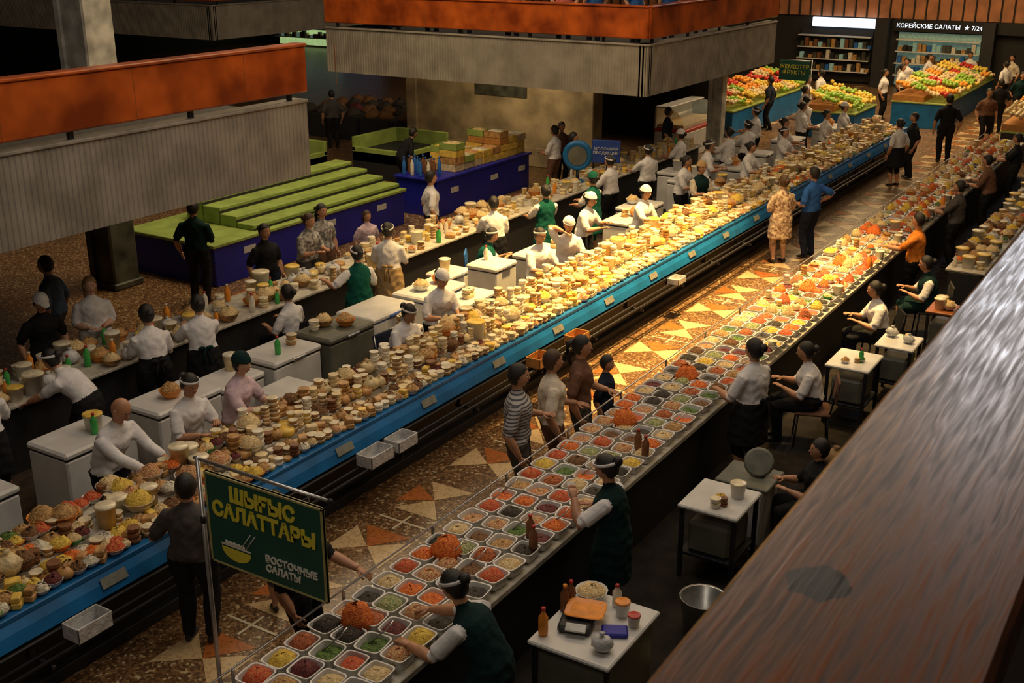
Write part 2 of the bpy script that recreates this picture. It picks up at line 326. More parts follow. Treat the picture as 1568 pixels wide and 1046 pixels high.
person(V,-8.65,23.4,-90,lean=6,**work()); person(V,-8.65,25.6,-100,hat='band',**work()); person(V,-9.6,29.7,-60,**work()); person(V,-8.65,28.7,-90,bot='black',**work()); person(V,-10.3,28.2,90,hat='band',**work())
person(V,-8.65,18.2,-100,lean=10,hat='cap_white',**work()); person(V,-10.5,24.0,90,hat='cap_white',**work()); person(V,-9.9,30.9,60,**work()); person(V,-8.65,30.2,-90,hat='cap_white',**work())
# --- customers back aisle
person(C,-12.3,9.25,-120,top='white',bot='cream',hair='long',hc='hair_blond',vox=.018,skin='skin_light',hl=(-.1,.2,1.0),hr=(.1,.2,1.0))
person(C,-12.35,8.5,-100,top='black',bot='black',male=True,hair='short',hat='cap_white_v',hp=20,vox=.02,lean=8,h=1.6)
person(C,-13.3,9.4,120,top='bluegray',bot='gray',male=True,hair='short',step=.18,lean=5,h=1.72)
person(C,-12.35,12.55,-100,top='black',bot='navy',hair='bun')
person(C,-12.3,13.45,-90,top='floralgray',bot='gray',hair='bun',hc='hair_brown',lean=8,hl=(-.12,.3,1.05),hr=(.12,.3,1.05)); person(C,-12.5,14.05,-100,top='floralgray',bot='brown',hair='pony')
person(C,-12.4,15.1,-110,top='pink',bot='pink',h=1.32,hair='pony',hc='hair_brown'); person(C,-12.3,16.85,-40,top='white',bot='navy',male=True,hair='short',h=1.72)
person(C,-14.1,12.75,20,top='darkgreen',bot='black',male=True,hair='short',h=1.74,hr=(.1,.25,1.1),vox=.02)
person(C,-16.2,21.2,-30,top='black',bot='black',male=True,hair='short',lean=35); person(C,-13.6,24.0,-120,top='brown',bot='black',h=1.55); person(C,-13.2,23.0,90,top='white',bot='brown',hair='short',male=True,hl=(-.1,.3,1.0),hr=(.1,.3,1.0))
person(C,-12.4,22.4,-60,top='brown',bot='navy',hair='short',male=True); person(C,-12.2,27.0,-60,top='navy',bot='black',male=True,hair='short'); person(C,-21.6,25.0,60,top='gray',bot='black',male=True,hair='short')
# --- aisle customers
person(C,-6.75,20.2,50,top='floral',bot='floral',style='dress',hair='bun',hc='hair_brown',h=1.66,vox=.018,skin='skin_light',hl=(-.12,.2,1.12),hr=(.12,.22,1.1))
person(C,-6.4,20.85,75,top='blue',bot='navy',male=True,hair='short',h=1.74,vox=.018,hr=(.27,-.02,1.0),hl=(-.2,.2,1.0))
person(C,-6.7,28.2,60,top='white',bot='black',style='skirt',hair='bun'); person(C,-6.65,29.4,120,top='black',bot='black',hair='short',male=True); person(C,-6.4,32.0,30,top='black',bot='black',hair='short',male=True,h=1.8)
for (px,py_,yw,tp,ml) in[(-10.0,42,180,'white',0),(-9.7,40.2,-90,'white',0),(-9.8,38.4,-90,'white',0),(-9.7,44,-100,'white',0),(-8.6,45.6,180,'white',0),(-7.1,45.3,160,'cream',0),(-6.1,37.6,30,'black',1),(-10.6,32.9,-60,'white',0),(-5.9,40,-150,'darkgreen',1),(-6.9,43,60,'white',0),(-11.3,35.3,-90,'white',0),(-11.5,37.2,80,'white',0),(-12.2,34.5,90,'navy',1),(-6.0,35.2,-150,'brown',0)]:
    person(C,px,py_,yw,top=tp,bot='black',male=bool(ml),hair='short' if ml else 'bun',step=random.choice([0,.12]),vox=.028)
person(C,-5.72,9.25,-62,top='stripe',bot='gray',male=True,hair='short',h=1.74,vox=.015,hl=(-.2,.25,1.05)); person(C,-5.68,9.88,-50,top='cream',bot='brown',hair='short',vox=.016,hc='hair_brown',hl=(-.1,.3,1.0),h=1.70)
person(C,-5.64,10.45,-70,top='brown',bot='gray',hair='pony',vox=.016,hl=(-.12,.3,1.0),h=1.70,b=1.05); person(C,-5.6,11.0,-80,top='navy',bot='black',hair='short',h=1.3,vox=.018,b=1.05)
person(C,-6.88,5.85,25,top='gray',bot='black',hair='short',h=1.62,vox=.014,b=1.25,hl=(-.26,.22,1.05),hr=(.25,.05,.98))
person(C,-5.75,5.95,-70,top='black',bot='black',hair='short',vox=.015,hl=(-.12,.48,1.05),h=1.6); person(C,-6.6,6.6,60,top='orange',bot='gray',style='skirt',h=1.22,vox=.016,hair='short',b=1.05)
# --- right island vendors
person(V,-3.96,8.0,100,top='white',bot='darkgreen',style='dress',hair='bun',hat='band',vox=.012,hl=(-.18,.3,1.28),hr=(.2,.25,1.05),hp=22,lean=8,h=1.66,phone=True)
person(V,-3.90,5.85,92,top='white',bot='darkgreen',style='dress',hair='bun',hat='band',vox=.012,lean=34,hl=(-.22,.5,1.0),hr=(.2,.62,1.02),hp=15,h=1.66)
person(V,-3.96,11.35,75,top='white',bot='black',style='skirt',hair='bun',vox=.014,hl=(-.16,.32,1.02),hr=(.2,.3,1.0),hp=10,h=1.70,b=1.3,bow='black')
person(V,-3.7,12.75,110,**sitw(),vox=.016,bot='black'); person(V,-2.85,10.3,120,sit=True,top='black',bot='black',hair='short',vox=.018,hl=(-.12,.35,.75),hr=(.12,.36,.78),h=1.5)
person(V,-3.7,15.7,120,**sitw(),vox=.018); person(V,-3.4,17.4,110,**sitw(),top='white',bot='darkgreen',style='dress'); person(V,-3.95,18.6,90,top='orange',bot='black',**work()); person(V,-3.95,21.6,90,top='gray',**work()); person(V,-3.95,24.5,90,top='brown',**work(),lean=10); person(V,-3.95,27.5,100,top='black',**work())
# --- balcony visitors
for i,(bx,by) in enumerate([(-17.6,22.8),(-16.4,22.7),(-15.6,22.9),(-14.1,22.6),(-12.9,22.8),(-12.2,22.9),(-11.3,23.1),(-11.2,24.6),(-11.1,26.2)]):
    person(C,bx,by,random.choice([60,-100,180,200]),z0=3.45,top=random.choice(['white','blue','gray','redwhite','cream']),bot='navy',vox=.03,hair='short')

# ------------------------------------------------------------------ room shell
def simple(name,boxes,b=.01,parent=None):
    mb=MB()
    for q in boxes: box(mb,*q[:7],b=q[7] if len(q)>7 else b)
    return mb.obj(name,parent)
def terr(name,stops,scale,rough=.34):
    m=bpy.data.materials.new(name); m.use_nodes=True; nt=m.node_tree; b=nt.nodes['Principled BSDF']; b.inputs['Roughness'].default_value=rough
    geo=nt.nodes.new('ShaderNodeNewGeometry'); vo=nt.nodes.new('ShaderNodeTexVoronoi'); vo.inputs['Scale'].default_value=scale; nt.links.new(geo.outputs['Position'],vo.inputs['Vector'])
    sr=nt.nodes.new('ShaderNodeSeparateColor'); nt.links.new(vo.outputs['Color'],sr.inputs[0]); r=nt.nodes.new('ShaderNodeValToRGB'); r.color_ramp.interpolation='CONSTANT'
    e=r.color_ramp.elements; e[0].color=(*stops[0][1],1); e[1].position=stops[1][0]; e[1].color=(*stops[1][1],1)
    for p,c in stops[2:]: x=e.new(p); x.color=(*c,1)
    nt.links.new(sr.outputs[0],r.inputs['Fac'])
    n=nt.nodes.new('ShaderNodeTexNoise'); n.inputs['Scale'].default_value=1.3; n.inputs['Detail'].default_value=4; nt.links.new(geo.outputs['Position'],n.inputs['Vector'])
    mr=nt.nodes.new('ShaderNodeMapRange'); mr.inputs[3].default_value=.6; mr.inputs[4].default_value=1.3; nt.links.new(n.outputs['Fac'],mr.inputs[0])
    hs=nt.nodes.new('ShaderNodeHueSaturation'); nt.links.new(mr.outputs[0],hs.inputs['Value']); nt.links.new(r.outputs['Color'],hs.inputs['Color']); nt.links.new(hs.outputs[0],b.inputs['Base Color']); MATS[name]=m
terr('terrazzo',[(0,(.10,.052,.022)),(.40,(.19,.10,.042)),(.75,(.30,.17,.075)),(.93,(.5,.38,.22))],40)
terr('terr_cream',[(0,(.60,.43,.22)),(.7,(.48,.32,.16))],45); terr('terr_rust',[(0,(.42,.13,.03)),(.7,(.3,.09,.02))],45); terr('terr_white',[(0,(.66,.56,.38)),(.7,(.6,.5,.3))],45)
simple('floor',[(-46,6,-2,48,-.1,0,'terrazzo',0)])
simple('floor_shade_sheets',[(-4.36,-.3,2,31,0,.006,'shaded_mat',0),(-11.1,-8.15,2.5,31.5,0,.006,'shaded_tiles',0)])  # dark sheets over the vendor floors, their colour stands in for shade
mb=MB()
def poly(p,k,z=.003): mb.add([(q[0],q[1],z) for q in p],[list(range(len(p)))],k)
def inlay(xc,y0,y1,L):
    yy=y0;i=0
    while yy<y1:
        s=.36
        a,c=(xc-.42,xc+.42) if i%2 else (xc+.42,xc-.42)
        poly([(a-s,yy+.3-s*.8),(a,yy+.3),(a-s,yy+.3+s*.8)],'terr_cream'); poly([(a+s,yy+.3-s*.8),(a+s,yy+.3+s*.8),(a,yy+.3)],'terr_cream')
        poly([(a,yy+.3),(a+s*.8,yy+.3+s),(a-s*.8,yy+.3+s)],'terr_rust'); 
        poly([(c-s*.8,yy+.35-s),(c+s*.8,yy+.35-s),(c,yy+.35)],'terr_cream'); poly([(c,yy+.35),(c+s*.8,yy+.35+s),(c-s*.8,yy+.35+s)],'terr_cream')
        poly([(c,yy+.35),(c-s,yy+.35+s*.6),(c-s,yy+.35-s*.6)],'terr_rust',.0035)
        poly([(a-.3,yy+.88),(a+.3,yy+.88),(a+.3,yy+.91),(a-.3,yy+.91)],'terr_white',.004); poly([(a-.015,yy+.72),(a+.015,yy+.72),(a+.015,yy+1.05),(a-.015,yy+1.05)],'terr_white',.005)
        yy+=L;i+=1
inlay(-6.25,2,46,1.12); inlay(-13.2,2,46,1.12)
mb.obj('floor_inlay')
mat('wall_panel_orange',(.5,.2,.09),.6,var=.15,scale=2); mat('wall_dark',(.02,.018,.016),.8); mat('stone',(.44,.34,.20),.7,var=.25,scale=1.6,bump=.2,bscale=6); mat('stone_dark',(.07,.07,.05),.4,var=.35,scale=3)
mat('marble',(.5,.48,.42),.4,var=.25,scale=3); mat('concrete',(.27,.24,.20),.75,var=.14,scale=2.5,bump=.2,bscale=20); mat('slab',(.06,.055,.05),.9)
m=mat('wood_panel',(.42,.085,.012),.30,var=.3,scale=1.6,col2=(.20,.033,.006))
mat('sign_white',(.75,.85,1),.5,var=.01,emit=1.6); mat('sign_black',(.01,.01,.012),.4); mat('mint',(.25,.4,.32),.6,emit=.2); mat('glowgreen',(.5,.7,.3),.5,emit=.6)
mb=MB()
box(mb,-45.9,-3.5,47,47.3,2.6,8,'wall_panel_orange',0)
x=-45.8
while x<-3.5: box(mb,x,x+.05,46.93,47,2.6,8,'wall_dark',0); x+=.45
box(mb,-45.9,-3.5,47.1,47.3,0,2.6,'wall_dark',0)
mb.obj('wall_back')
simple('wall_left',[(-46.3,-46,-2,47.3,0,8,'wall_dark',0)]); simple('wall_right',[(6,6.3,-2,47.3,0,8,'wall_dark',0)])
mb=MB(); box(mb,-3.5,6,46.9,47.2,0,8,'wall_dark',0); mb.obj('wall_back_side')
mb=MB()
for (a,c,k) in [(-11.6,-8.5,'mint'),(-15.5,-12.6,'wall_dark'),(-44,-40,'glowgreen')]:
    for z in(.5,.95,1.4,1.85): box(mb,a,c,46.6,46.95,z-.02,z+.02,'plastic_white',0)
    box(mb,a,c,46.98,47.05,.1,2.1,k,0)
    xx=a+.1
    while xx<c-.1:
        for z in(.5,.95,1.4): 
            hh=random.uniform(.12,.35); box(mb,xx,xx+.14,46.65,46.85,z+.02,z+.02+hh,random.choice(['mint','tub_brown','tub_tan','wall_dark','stone_dark','tub_blue','tub_white','stone_dark']),.01)
        xx+=.18
mb.obj('shop_shelving')
simple('back_wall_column',[(-8.45,-8.0,46.4,46.9,0,2.6,'counter_dark'),(-12.4,-11.9,46.4,46.9,0,2.6,'counter_dark')])
def text(name,body,loc,size,k,rot=(90,0,0),parent=None,offset=0,ext=.004,align='CENTER'):
    c=bpy.data.curves.new(name,'FONT'); c.body=body; c.size=size; c.offset=offset; c.extrude=ext; c.align_x=align; c.materials.append(MATS[k])
    o=bpy.data.objects.new(name,c); o.location=loc; o.rotation_euler=[D2R(q) for q in rot]; COL.objects.link(o)
    if parent: o.parent=parent
    return o
def empty(name,loc=(0,0,0)):
    o=bpy.data.objects.new(name,None); o.location=loc; COL.objects.link(o); return o
E=empty('shop_sign'); simple('board',[(-11.8,-6.4,46.75,46.9,2.15,2.6,'sign_black')],parent=E); text('lettering','КОРЕЙСКИЕ САЛАТЫ  ★ 7/24',(-10.1,46.74,2.29),.22,'sign_white',parent=E)
E=empty('shop_sign'); simple('board',[(-45,-36,46.75,46.9,2.15,2.6,'stand_blue')],parent=E); text('lettering','СВЕЖАЯ РЫБА И МОРЕПРОДУКТЫ',(-40.7,46.74,2.25),.42,'sign_white',parent=E)
simple('lightbox_sign',[(-15,-12.4,46.75,46.9,2.2,2.55,'sign_white')])
def ribbed(mb,p,q,z0,z1,k,n_out,sp=.075,dep=.008):
    p=np.array(p,float);q=np.array(q,float);L=np.linalg.norm(q-p);d=(q-p)/L;o=np.array(n_out,float); n=int(L/sp); V=[];F=[]
    for i in range(n+1):
        for t,dd in((0,0),(.5,0),(.65,dep),(.85,dep)):
            c=p+d*min((i+t)*sp,L)-o*dd; V.append((c[0],c[1],z0)); V.append((c[0],c[1],z1))
    for i in range(len(V)//2-1): F.append([2*i,2*i+2,2*i+3,2*i+1])
    mb.add(V,F,k)
def balcony(name,x0,x1,y0,y1,faces,floor_z=3.45):
    mb=MB(); box(mb,x0,x1-.05,y0+.05,y1,3.2,floor_z,'slab',0); box(mb,x0+.05,x1-.05,y0+.05,y1-.05,2.62,2.7,'slab',0)
    for f in faces:
        if f=='E':
            ribbed(mb,(x1,y0),(x1,y1),2.6,3.62,'concrete',(1,0)); box(mb,x1-.2,x1-.04,y0,y1,2.6,3.62,'concrete',0); box(mb,x1-.25,x1+.03,y0,y1,3.62,3.66,'concrete')
            box(mb,x1-.1,x1+.04,y0,y1,3.76,4.38,'wood_panel',.02); box(mb,x1-.16,x1+.07,y0,y1,4.38,4.42,'wood_panel',.012)
            yy=y0+.3
            while yy<y1: box(mb,x1-.1,x1-.05,yy,yy+.06,3.62,3.8,'metal_dark',0); box(mb,x1+.035,x1+.043,yy+.9,yy+.907,3.79,4.37,'wood_seat',0); yy+=1.8
        if f=='S':
            ribbed(mb,(x0,y0),(x1,y0),2.6,3.62,'concrete',(0,-1)); box(mb,x0,x1,y0+.04,y0+.2,2.6,3.62,'concrete',0); box(mb,x0,x1,y0-.03,y0+.25,3.62,3.66,'concrete')
            box(mb,x0,x1,y0-.04,y0+.1,3.76,4.38,'wood_panel',.02); box(mb,x0,x1,y0-.07,y0+.16,4.38,4.42,'wood_panel',.012)
            xx=x0+.3
            while xx<x1: box(mb,xx,xx+.06,y0+.05,y0+.1,3.62,3.8,'metal_dark',0); box(mb,xx+.9,xx+.907,y0-.043,y0-.035,3.79,4.37,'wood_seat',0); xx+=1.8
    return mb.obj(name)
balcony('mezzanine_balcony',-44,-11,-1,12.2,['E']); balcony('mezzanine_balcony',-19,-10.4,21.9,29.5,['E','S']); balcony('mezzanine_balcony',-45.6,-27.4,26.3,40,['S','E'])
def column(name,x,y,w,z1,k,z0=0):
    mb=MB(); box(mb,x-w/2,x+w/2,y-w/2,y+w/2,z0,z1,k,.03); box(mb,x-w/2-.04,x+w/2+.04,y-w/2-.04,y+w/2+.04,z0,z0+.12,k,.02); box(mb,x-w/2-.015,x-w/2+.1,y-w/2-.06,y-w/2,z0+.1,z1,k,.01); mb.obj(name)
column('column',-16.1,12.7,.55,3.2,'stone_dark'); column('column',-16.1,12.7,.6,7.5,'marble',3.45)
mb=MB(); box(mb,-19.5,-13.6,25.7,26.1,0,2.6,'stone',.01); box(mb,-19.5,-13.6,25.62,25.7,0,.5,'stone',.02); box(mb,-17.2,-15.6,25.64,25.7,1.75,2.3,'stone_dark',.01); box(mb,-19.45,-19.1,25.6,25.7,0,2.6,'stone',.02); box(mb,-13.95,-13.6,25.6,25.7,0,2.6,'stone',.02)
mb.obj('wall_stone_partition')
simple('wall_kiosk',[(-19,-12.8,31.2,31.4,0,2.6,'wall_dark',0)]); column('column',-11.6,28.8,.35,2.6,'marble')
# our gallery + rail
m=bpy.data.materials.new('rail_wood'); m.use_nodes=True; nt=m.node_tree; b=nt.nodes['Principled BSDF']; L=nt.links.new
geo=nt.nodes.new('ShaderNodeNewGeometry'); mp=nt.nodes.new('ShaderNodeMapping'); mp.inputs['Scale'].default_value=(170,9,20); L(geo.outputs['Position'],mp.inputs[0])
n=nt.nodes.new('ShaderNodeTexNoise'); n.inputs['Scale'].default_value=1.0; n.inputs['Detail'].default_value=6; n.inputs['Distortion'].default_value=.6; L(mp.outputs[0],n.inputs['Vector'])
r=nt.nodes.new('ShaderNodeValToRGB'); r.color_ramp.elements[0].position=.32; r.color_ramp.elements[0].color=(.035,.010,.004,1); r.color_ramp.elements[1].position=.72; r.color_ramp.elements[1].color=(.26,.085,.028,1); L(n.outputs['Fac'],r.inputs['Fac'])
vs=nt.nodes.new('ShaderNodeVectorMath'); vs.operation='SUBTRACT'; vs.inputs[1].default_value=(-.237,.9,5.35); L(geo.outputs['Position'],vs.inputs[0])
n3=nt.nodes.new('ShaderNodeTexNoise'); n3.inputs['Scale'].default_value=40; L(geo.outputs['Position'],n3.inputs['Vector'])
ln=nt.nodes.new('ShaderNodeVectorMath'); ln.operation='LENGTH'; L(vs.outputs[0],ln.inputs[0])
ad=nt.nodes.new('ShaderNodeMath'); ad.operation='MULTIPLY_ADD'; L(n3.outputs['Fac'],ad.inputs[0]); ad.inputs[1].default_value=.03; L(ln.outputs['Value'],ad.inputs[2])
lt=nt.nodes.new('ShaderNodeMath'); lt.operation='LESS_THAN'; lt.inputs[1].default_value=.044; L(ad.outputs[0],lt.inputs[0])
mx=nt.nodes.new('ShaderNodeMix'); mx.data_type='RGBA'; L(lt.outputs[0],mx.inputs['Factor']); L(r.outputs['Color'],mx.inputs[6]); mx.inputs[7].default_value=(.002,.002,.003,1); L(mx.outputs[2],b.inputs['Base Color'])
rr=nt.nodes.new('ShaderNodeMapRange'); L(n.outputs['Fac'],rr.inputs[0]); rr.inputs[1].default_value=.35; rr.inputs[2].default_value=.7; rr.inputs[3].default_value=.40; rr.inputs[4].default_value=.20; L(rr.outputs[0],b.inputs['Roughness'])
bp=nt.nodes.new('ShaderNodeBump'); bp.inputs['Strength'].default_value=.22; bp.inputs['Distance'].default_value=.0015; L(n.outputs['Fac'],bp.inputs['Height']); L(bp.outputs['Normal'],b.inputs['Normal']); b.inputs['Specular IOR Level'].default_value=.4; MATS['rail_wood']=m
mb=MB(); box(mb,-.31,-.08,-1,30,5.29,5.35,'rail_wood',.006); mb.obj('handrail')
simple('gallery_parapet',[(-.24,-.14,-1,30,4.2,5.288,'concrete')]); simple('gallery_floor',[(-.3,5.9,-1,30,3.9,4.2,'slab')])

# ------------------------------------------------------------------ counters
mb=MB()
box(mb,-8.25,-7.35,2.5,31.8,.82,.86,'counter_top')
V_,F_=ringloft([(-7.30,2.5,.755),(-7.30,31.8,.755)],[(.05,0,-.095)]*2,[(.012,0,.006)]*2,4,9); mb.add(V_,F_,'counter_blue')
box(mb,-7.42,-7.33,2.5,31.8,.83,.88,'counter_blue'); box(mb,-8.15,-7.5,2.5,31.8,0,.80,'counter_dark'); box(mb,-7.5,-7.42,2.5,31.8,.0,.12,'counter_dark'); box(mb,-7.5,-7.24,2.5,31.8,.60,.625,'counter_dark')
for X,Z in((-7.1,.5),(-7.22,.5),(-7.05,.54)): mb.add(*tube([(X,2.5,Z),(X,31.8,Z)],[.016,.016],8),'metal_dark',True)
y=3.
while y<31.5:
    box(mb,-7.38,-7.04,y,y+.04,.44,.48,'metal_dark'); box(mb,-7.36,-7.30,y,y+.05,.46,.6,'metal_dark')
    V_,F_=cbox(.006,.26,.09,.0); mb.add(V_,F_,'label_dim',False,T(-7.278,y+.84,.765,0,1,ry=-math.atan(.05/.095))); y+=1.5
box(mb,-8.2,-7.75,2.5,31.8,.86,.93,'counter_top'); box(mb,-8.2,-8.0,2.5,31.8,.93,1.0,'counter_top')
mb.obj('dairy_counter')
mb=MB(); box(mb,-11.9,-11.0,3.5,26.5,.82,.86,'counter_top'); box(mb,-11.85,-11.1,3.5,26.5,0,.82,'counter_dark'); box(mb,-11.91,-11.87,3.5,26.5,.5,.82,'counter_blue'); mb.obj('rear_counter')
mb=MB(); box(mb,-5.25,-4.3,3.4,31,.80,.86,'counter_top'); box(mb,-5.2,-4.36,3.4,31,0,.80,'counter_dark'); box(mb,-5.27,-5.22,3.4,31,.70,.87,'metal')
y=3.5
while y<31: box(mb,-5.27,-5.24,y,y+.025,.86,1.02,'metal'); y+=1.2
mb.add(*tube([(-5.255,3.5,1.02),(-5.255,31,1.02)],[.008,.008],6),'metal',True)
mb.obj('salad_counter')
simple('side_counter',[(-3.45,-2.85,18.5,31,.78,.82,'counter_top'),(-3.4,-2.9,18.5,31,0,.78,'counter_dark')])
def jit(V,a): V=V.copy(); V+=np.random.uniform(-a,a,V.shape); return V
def tub(r,h,k,lid='lid',n=10): return [(*rev([(r*.85,0),(r,h*.9)],n),k,True),(*rev([(r*1.05,h*.88),(r*1.05,h),(r*.9,h*1.04)],n),lid,False)]
def stack(n,r,h,k,lid='lid'):
    P=[]
    for i in range(n):
        for V_,F_,kk,s in tub(r*random.uniform(.95,1.05),h,k,lid): V2=V_.copy(); V2[:,2]+=i*h*1.05; V2[:,0]+=random.uniform(-.006,.006); P.append((V2,F_,kk,s))
    return P
def moundV(r,h,n=12,j=.012):
    V_,F_=rev([(r,0),(r*.88,h*.35),(r*.62,h*.72),(r*.3,h*.95),(.004,h)],n); V2=jit(V_,j); V2[:n,2]=0; return V2,F_
def bowl(r,h,fk,k='tray_white',mh=.06): 
    V2,F2=moundV(r*.93,mh); V2[:,2]+=h*.8
    return [(*rev([(r*.5,0),(r*.85,h*.5),(r,h),(r*1.04,h),(r*.95,h*.95),(r*.8,h*.6),(.01,h*.5)],14),k,True),(V2,F2,'food_'+fk,True)]
def bucket(r,h,k,lid): return [(*rev([(r*.82,0),(r,h),(r*1.05,h)],14),k,True),(*rev([(r*1.07,h*.95),(r*1.07,h*1.02),(r*.95,h*1.06)],14),lid,True)]
def bagp(r,k): 
    V_,F_=sph(0,0,r*.75,r,r*.85,r*.75,10,7); V_=jit(V_,r*.10); V2,F2=rev([(r*.18,r*1.3),(r*.1,r*1.5),(r*.3,r*1.75)],8); return [(V_,F_,k,True),(V2,F2,k,True)]
def cheese(k): return [(*rev([(.075,0),(.085,.02),(.085,.05),(.075,.07)],14),k,True)]
def blockp(k): 
    V_,F_=cbox(.13,.09,.06,.01); V2=V_.copy(); V2[:,2]+=.03; V3=V_*.9; V3[:,2]+=.09; return [(V2,F_,k,False),(V3,F_,k,False)]
def bottle(k,cap='tub_red',h=.24): return [(*rev([(.035,0),(.038,.02),(.038,h*.65),(.015,h*.82),(.014,h*.92)],10),k,True),(*rev([(.018,h*.9),(.018,h)],8),cap,True)]
CR=['tub_cream','tub_white','tub_yellow','tub_tan','tub_cream','tub_tan']
LOW=[stack(random.choice([1,2,2]),random.uniform(.048,.06),.045,k,random.choice(['lid',k])) for k in CR for _ in range(2)]+[bowl(.07,.05,k) for k in('cream','white','tan','mix')]+[blockp('tub_cream'),blockp('tub_yellow'),bagp(.055,'bag')]
TALL=[stack(random.choice([3,4,5]),random.uniform(.048,.06),.045,k,random.choice(['lid',k])) for k in CR for _ in range(2)]+[bagp(.08,'bag'),bagp(.09,'bag'),cheese('tub_yellow'),cheese('tub_tan')]
BIG=[bowl(.13,.10,k,kk,.10) for k,kk in(('cream','tub_tan'),('tan','tub_orange'),('cream','tray_white'),('brown','tub_brown'),('yellow','tray_white'),('mix','tray_white'))]+[bucket(.11,.2,'plastic_white','tub_yellow'),bucket(.1,.17,'plastic_white','lid'),bucket(.09,.2,'tub_cream','lid'),bagp(.12,'bag')]
BROWN=[stack(random.choice([2,3]),.055,.045,k,'lid') for k in('tub_brown','tub_tan')]+[bowl(.08,.06,k) for k in('brown','darkred','tan')]+[stack(3,.055,.045,'tub_brown','tub_brown'),blockp('tub_tan'),bagp(.07,'tub_tan')]
COLOR=[bowl(.09,.06,k,kk) for k,kk in(('orange','tray_white'),('green','tray_white'),('red','tray_white'),('yellow','tub_orange'),('cream','tub_green'),('white','tray_white'),('tan','tub_orange'))]
BACKG=[bucket(.11,.22,'plastic_white','lid'),bucket(.1,.18,'tub_white','tub_yellow'),bucket(.09,.2,'tub_cream','tub_white'),bottle('tub_white'),bottle('tub_orange','tub_white'),bottle('tub_green'),bagp(.11,'bag_white')]+[stack(2,.07,.07,k) for k in('tub_white','tub_cream','tub_tan')]+BIG[:3]
def pick(L): return L[random.randrange(len(L))]
mb=MB(); y=2.6
while y<31.4:
    for j,(xx,z) in enumerate([(-7.42,.885),(-7.53,.86),(-7.64,.86),(-7.79,.93),(-7.90,.93),(-8.04,1.0),(-8.14,1.0)]):
        yy=y+random.uniform(-.02,.02)
        if y<7.2: P=pick(COLOR+LOW[12:]+BROWN+COLOR) if j<3 else pick(BIG+COLOR+BROWN)
        elif y<11.5: P=pick(LOW+BROWN+BROWN) if j<3 else pick(BROWN+TALL+BROWN+BIG[:4])
        elif y<22: P=pick(LOW) if j<3 else pick(TALL+TALL+BIG)
        else: P=pick(LOW+COLOR+BIG+TALL)
        if any(P is q for q in BIG) and (j<3 or random.random()<.45): continue
        mb.parts(P,T(xx+random.uniform(-.012,.012),yy,z,random.uniform(0,6),random.uniform(.85,1.12)))
    y+=.12
# a transparent gap with kitchen scales every few metres
mb.obj('dairy_and_pickle_display')
mb=MB(); y=3.7
while y<26.3:
    for xx in(-11.12,-11.34,-11.56,-11.78):
        if abs(y-21.0)<.2 and xx<-11.3 or abs(y-22.3)<.2 and xx<-11.3: continue
        if random.random()<.8: mb.parts(pick(BACKG+(TALL+LOW if y>12 else [])),T(xx+random.uniform(-.03,.03),y+random.uniform(-.04,.04),.86,random.uniform(0,6),random.uniform(.85,1.15)))
    y+=.22
mb.obj('container_display')
def tray(fk,mh):
    a,b_=.107,.113; P=[]
    zs=[(.78,0),(.96,.08),(1.03,.085),(1.03,.094),(.93,.092),(.80,.02)]
    P.append((*ringloft([(0,0,z) for s,z in zs],[(a*s,0,0) for s,z in zs],[(0,b_*s,0) for s,z in zs],16,5),'tray_white',False))
    zs=[(.86,.05),(.76,.05+mh*.5),(.5,.05+mh*.85),(.25,.05+mh),(.02,.05+mh)]
    V_,F_=ringloft([(0,0,z) for s,z in zs],[(a*s,0,0) for s,z in zs],[(0,b_*s,0) for s,z in zs],14,3.2); V_[:,0]+=random.uniform(-.012,.012); V_[:,1]+=random.uniform(-.012,.012); P.append((jit(V_,.008),F_,'food_'+fk,True)); return P
names=['red','darkred','rust','cream','green','black','brown','mix','mixg','rust','orange','tan','yellow','mix','mix','red','brown','black','cream','orange','darkred']
TR=[tray(n_,random.uniform(.02,.09)) for n_ in names for _ in range(3)]
mb=MB(); y=3.55
while y<30.8:
    off=random.uniform(-.012,.012)
    for j in range(4):
        xx=-5.12+j*.23+off; z=.86
        mb.parts(pick(TR),T(xx+random.uniform(-.012,.012),y+random.uniform(-.01,.01),z+random.uniform(0,.012),random.uniform(-.12,.12),random.uniform(.93,1.04)))
        if y>14.5 and random.random()<.5:
            V_,F_=moundV(.09,random.uniform(.08,.16)); mb.add(V_,F_,'food_'+random.choice(['orange','yellow','cream','tan','red','cream','rust']),True,T(xx,y,z+.07))
        elif y>14.5 and random.random()<.35: mb.parts(pick(BIG+COLOR+TALL),T(xx,y,z+.08,0,.8))
        elif y<14 and random.random()<.06: mb.add(*tube([(xx-.05,y,z+.08),(xx+.04,y+.1,z+.17),(xx+.06,y+.16,z+.22)],[.012,.005,.007],6),'metal',True)
    y+=.25
for (yy,xx) in[(6.92,-4.97),(5.72,-4.97),(11.7,-4.9),(10.15,-4.92),(15.8,-4.8),(17.4,-4.8),(19.6,-4.9)]:
    V_,F_=moundV(.14,.17,18,.014); mb.add(V_,F_,'food_orange',True,T(xx,yy,.93))
for i in range(12):
    mb.parts(pick([bottle('tub_brown'),bottle('tub_orange','tub_white'),stack(2,.06,.06,'tub_white'),bucket(.07,.14,'plastic_white','lid')]),T(-4.36+random.uniform(-.03,.02),random.uniform(6.2,30),.94))
for (yy,xx) in[(7.35,-4.38),(7.5,-4.5),(9.5,-4.37),(9.6,-4.5)]: mb.parts(bottle('tub_brown','tub_red',.22),T(xx,yy,.95)); 
mb.obj('salad_tray_display')
mb=MB(); y=18.7
while y<30.8:
    for xx in(-3.35,-3.15,-2.97): mb.parts(pick(BIG+COLOR+BACKG),T(xx,y,.82,0,random.uniform(.8,1)))
    y+=.25
mb.obj('side_counter_display')
